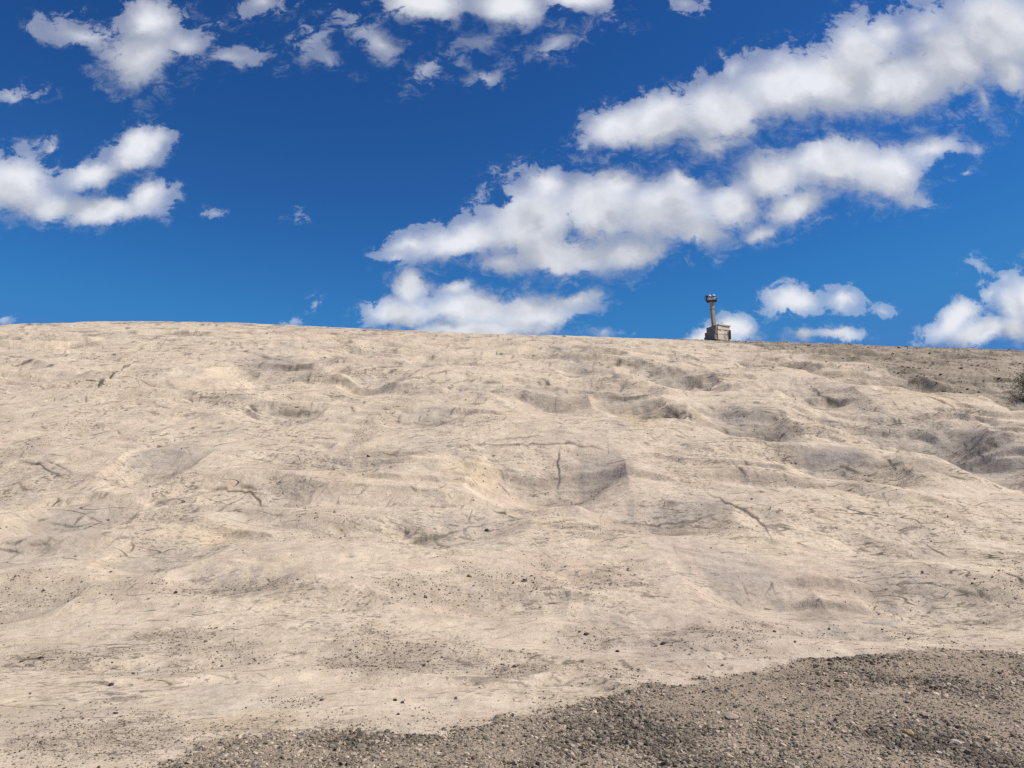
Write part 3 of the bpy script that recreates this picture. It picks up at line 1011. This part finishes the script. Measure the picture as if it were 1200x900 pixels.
# local frame: the corner (-x, -y) points to the camera, the -y side is lit, the -x side is in shade
h = A / 2
bm = bmesh.new()
zc = 0.0
for (ht, off) in ((.36, .0), (.30, .02), (.27, -.01)):
    sp = rng.uniform(-.12, .18)
    box(bm, (-h + .16, -h + off, zc), (sp - .005, h - .02, zc + ht - .014), .022, .009)
    box(bm, (sp + .005, -h + off + .02, zc), (h - off, h - .01, zc + ht - .014), .022, .009)
    zc += ht
build('base', bm, m_conc, mon)
bm = bmesh.new()
box(bm, (-h + .22, -h - .045, zc), (h + .05, h + .03, zc + .10), .022, .008)
build('cap_slab', bm, m_conc, mon)
# side blocks with the shade put into their colour, the top one set back
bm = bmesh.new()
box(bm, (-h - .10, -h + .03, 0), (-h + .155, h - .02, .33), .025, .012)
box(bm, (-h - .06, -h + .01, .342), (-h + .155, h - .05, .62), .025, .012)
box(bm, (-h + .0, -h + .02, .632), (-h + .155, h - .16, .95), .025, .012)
build('side_block', bm, m_shaded_block, mon)
# dark strip added for the shade of a niche at the lit side's far end
bm = bmesh.new()
box(bm, (h - .07, -h - .05, .10), (h + .035, -h - .003, .70), .006)
box(bm, (h + .003, -h - .003, .10), (h + .035, -h + .10, .70), .006)
build('niche_shade_strip', bm, m_iron, mon)
# two bent bars that stick out of the slab
bm = bmesh.new()
tube(bm, [(.0, -h + .2, zc + .06), (.02, -h + .2, zc + .22), (.14, -h + .22, zc + .31), (.20, -h + .22, zc + .24)], .012, 8)
tube(bm, [(.30, -h + .25, zc + .06), (.27, -h + .24, zc + .18), (.16, -h + .22, zc + .21)], .012, 8)
build('bent_bar', bm, m_rust, mon, smooth=True)
# the post stands in front of the near corner and leans to the left as seen from below the hill
inv = Matrix.Rotation(-mon.rotation_euler[2], 3, 'Z')
view = Vector((mx, my, 0)).normalized()
rgt = Vector((view.y, -view.x, 0))
foot_l = inv @ (view * -(h * 1.414 - .30) + rgt * (-3.5 * K)) + Vector((0, 0, .80))
top_l = inv @ (view * -(h * 1.414 - .34) + rgt * (-5.1 * K)) + Vector((0, 0, 47.8 * K))
ax = (top_l - foot_l)
Lp = ax.length
azp = ax.normalized()
axr = (inv @ (Matrix.Rotation(R(33), 3, 'Z') @ rgt))
axr = (axr - azp * axr.dot(azp)).normalized()
ayr = azp.cross(axr)
MP = Matrix(((axr.x, ayr.x, azp.x, foot_l.x), (axr.y, ayr.y, azp.y, foot_l.y), (axr.z, ayr.z, azp.z, foot_l.z), (0, 0, 0, 1)))
bm = bmesh.new()
pw = .108
box(bm, (-pw, -pw, -.05), (pw, pw, Lp), .014, 0, MP)
bmesh.ops.bisect_plane(bm, geom=bm.verts[:] + bm.edges[:] + bm.faces[:], plane_co=(foot_l + top_l) / 2, plane_no=azp)
post = build('post', bm, m_post, mon)
for z0_ in (2.2 * K, 23 * K):
    bm = bmesh.new()
    box(bm, (-pw - .012, -pw - .012, z0_), (pw + .012, pw + .012, z0_ + .05), .004, 0, MP)
    build('strap', bm, m_rust, post)
# head: a black cradle that carries two pale lamp drums side by side
MH = Matrix.Translation(top_l) @ (inv @ Matrix((rgt, view, (0, 0, 1))).transposed()).to_4x4() @ Matrix.Scale(1.0, 4)
bm = bmesh.new()
box(bm, (-.30, -.19, -.02), (.33, .19, .06), .012, 0, MH)
box(bm, (-.35, -.17, .04), (-.27, .17, .36), .02, 0, MH)
box(bm, (.29, -.15, .04), (.335, .15, .20), .012, 0, MH)
box(bm, (-.345, -.06, .34), (-.22, .06, .42), .012, 0, MH)
head = build('cradle', bm, m_iron, mon)
bm = bmesh.new()
tube(bm, [MH @ Vector((-.34, -.02, .10)), MH @ Vector((-.42, -.02, .16)), MH @ Vector((-.42, -.02, .32)), MH @ Vector((-.33, -.02, .38))], .018, 8)
build('side_handle', bm, m_iron, head, smooth=True)
bm = bmesh.new()
box(bm, (-.255, -.135, .062), (.27, .16, .20), .02, 0, MH)
build('lamp_housing', bm, m_white, head)
for xo in (-.12, .145):
    Mx = MH @ Matrix.Translation((xo, -.03, .06))
    bm = bmesh.new()
    lathe(bm, [(.0, 0), (.112, .0), (.122, .02), (.122, .19), (.11, .21), (.001, .21)], 20, Mx)
    lamp = build('lamp', bm, m_white, mon, smooth=False)
    bm = bmesh.new()
    lathe(bm, [(.0, .206), (.131, .206), (.131, .252), (.001, .252)], 20, Mx)
    build('band', bm, m_iron, lamp)
    bm = bmesh.new()
    lathe(bm, [(.0, .254), (.118, .254), (.112, .31), (.085, .365), (.045, .392), (.001, .40)], 20, Mx)
    build('lamp_cap', bm, m_white, lamp, smooth=True)

# ------------------------------------------------------------------ shrub in the cleft at the right
m_leaf, n, b = material('shrub_leaf', .6)
oi = n.node('ShaderNodeTexCoord').outputs['Object']
att = n.node('ShaderNodeAttribute', attribute_name='tone')
n.link(att.outputs['Color'], b.inputs['Base Color'])
m_bark = worn('shrub_bark', (.10, .075, .055), (.18, .14, .11), 20.0)


def shrub(x, y, rad, hgt, nleaf, label):
    z = float(height_at(np.array([x]), np.array([y]))[0])
    root = empty('shrub', (x, y, z - .03), 0, label, 'shrub')
    bm = bmesh.new()
    ends = []
    for k in range(26):
        a = k * 2.4 + rng.uniform(-.3, .3)
        e = Vector((math.cos(a) * rad * rng.uniform(.3, .95), math.sin(a) * rad * rng.uniform(.3, .95), hgt * rng.uniform(.5, 1.0)))
        midp = e * .5 + Vector((rng.uniform(-.1, .1), rng.uniform(-.1, .1), hgt * .08))
        tube(bm, [(rng.uniform(-.05, .05), rng.uniform(-.05, .05), -.1), midp, e * 1.12], .020, 6, .005)
        ends += [(midp, .6), (e, 1.0), (e * .8, .8)]
    build('stem', bm, m_bark, root, smooth=True)
    c_ = np.array([list(e[0]) for e in ends])
    pick = rng.randint(0, len(c_), nleaf)
    p = c_[pick] + rng.normal(0, 1, (nleaf, 3)) * np.array([.14, .14, .11]) * rad * 1.3
    p[:, 2] = np.abs(p[:, 2])
    L = rng.uniform(.025, .055, nleaf)
    d = rng.normal(0, 1, (nleaf, 3)) + np.array([0, 0, .4])
    d /= np.linalg.norm(d, axis=1)[:, None]
    q = np.cross(d, rng.normal(0, 1, (nleaf, 3)))
    q /= np.linalg.norm(q, axis=1)[:, None]
    V = np.stack([p, p + d * (L * .5)[:, None] + q * (L * .26)[:, None], p + d * L[:, None], p + d * (L * .5)[:, None] - q * (L * .26)[:, None]], 1)
    F = np.arange(nleaf * 4).reshape(-1, 4)
    tv_ = np.clip(np.exp(rng.normal(math.log(.05), .45, nleaf)), .015, .15)
    tone = np.stack([tv_ * .85, tv_ * 1.15, tv_ * .45], -1)
    dry = rng.rand(nleaf) < .10
    tone[dry] = np.array([.20, .15, .08])
    obj('foliage', np_mesh('foliage', V.reshape(-1, 3), F, np.repeat(tone, 4, axis=0), smooth=False), m_leaf, root)


sx, sy = cast(1232, 473)
shrub(sx, sy, .9, .9, 15000, 'dark green shrub growing from the rock cleft at the right edge')

# ------------------------------------------------------------------ single stones that stand out
def single_stone(u, v, rpx, flat, base, label, name='stone', cat='stone', sd=0):
    x, y = cast_rock(u, v)
    r = rpx / F_PX * y
    bm = bmesh.new()
    bmesh.ops.create_icosphere(bm, subdivisions=4, radius=1)
    rr = np.random.RandomState(500 + sd)
    planes = [(Vector(rr.normal(0, 1, 3)).normalized(), rr.uniform(.55, .92)) for _ in range(13)]
    for vtx in bm.verts:
        co = vtx.co.copy()
        for nn, dd in planes:
            t = co.dot(nn)
            if t > dd:
                co -= nn * (t - dd) * .92
        vtx.co = Vector((co.x * 1.15, co.y * .85, co.z * flat)) * r
    m = STONE_MATS.get(base)
    if m is None:
        m = worn('stone', [q * .8 for q in base], [q * 1.15 for q in base], 30.0, [q * .55 for q in base], .9, bump=.6)
        STONE_MATS[base] = m
    z = float(height_at(np.array([x]), np.array([y]))[0])
    o = build(name, bm, m, label=label, cat=cat, smooth=True)
    o.location = (x, y, z + r * flat * (.45 if rpx < 20 else -.3))
    sl = (float(height_at(np.array([x]), np.array([y + .15]))[0]) - float(height_at(np.array([x]), np.array([y - .15]))[0])) / .3
    sx_ = (float(height_at(np.array([x + .15]), np.array([y]))[0]) - float(height_at(np.array([x - .15]), np.array([y]))[0])) / .3
    o.rotation_euler = (Matrix.Rotation(rr.uniform(-.6, .6), 3, Vector((-sx_, -sl, 1)).normalized()) @ Vector((-sx_, -sl, 1)).to_track_quat('Z', 'Y').to_matrix()).to_euler()


STONE_MATS = {}
DK, TAN, PALE, GRYS, OCH = (.085, .068, .055), (.38, .315, .24), (.52, .46, .38), (.27, .245, .215), (.42, .31, .17)
for k, (u, v, rp, fl, bs, lb) in enumerate([
    (463, 821, 3.6, .75, DK, 'left of two dark pebbles lying close together on bare rock above the gravel'),
    (472, 824, 3.2, .7, DK, 'right of two dark pebbles lying close together on bare rock above the gravel'),
    (131, 803, 3.8, .8, DK, 'single dark pebble on the pale rock at lower left'),
    (156, 790, 2.8, .7, DK, 'small dark pebble just above the single dark one at lower left'),
    (858, 841, 11, .35, TAN, 'flat tan slab lying in the gravel below the pale rock tongue'),
    (1064, 861, 6.5, .7, OCH, 'rounded ochre stone in the dark gravel at lower right'),
    (1119, 872, 6.5, .6, PALE, 'pale angular stone in the gravel right of the ochre stone'),
    (1178, 836, 8.5, .4, GRYS, 'flat grey stone in the gravel near the right edge'),
    (948, 847, 7.5, .35, TAN, 'low tan stone half buried in the middle of the gravel'),
    (687, 744, 4.0, .7, DK, 'dark stone in the grit patch in front of the central face'),
    (777, 755, 4.2, .6, DK, 'broad dark stone on pale rock right of the grit patch'),
    (724, 764, 3.6, .6, DK, 'dark stone between the grit patch and the broad dark stone'),
    (571, 622, 3.4, .7, DK, 'dark lump on the dirt line under the central hollow'),
]):
    single_stone(u, v, rp * (.72 if bs is DK else .9), fl, bs, lb, sd=k)
single_stone(1038, 729, 24, .20, (.46, .40, .32), 'pale loose rock flake lying at the foot of the right hand face', name='rock_flake', cat='rock', sd=77)
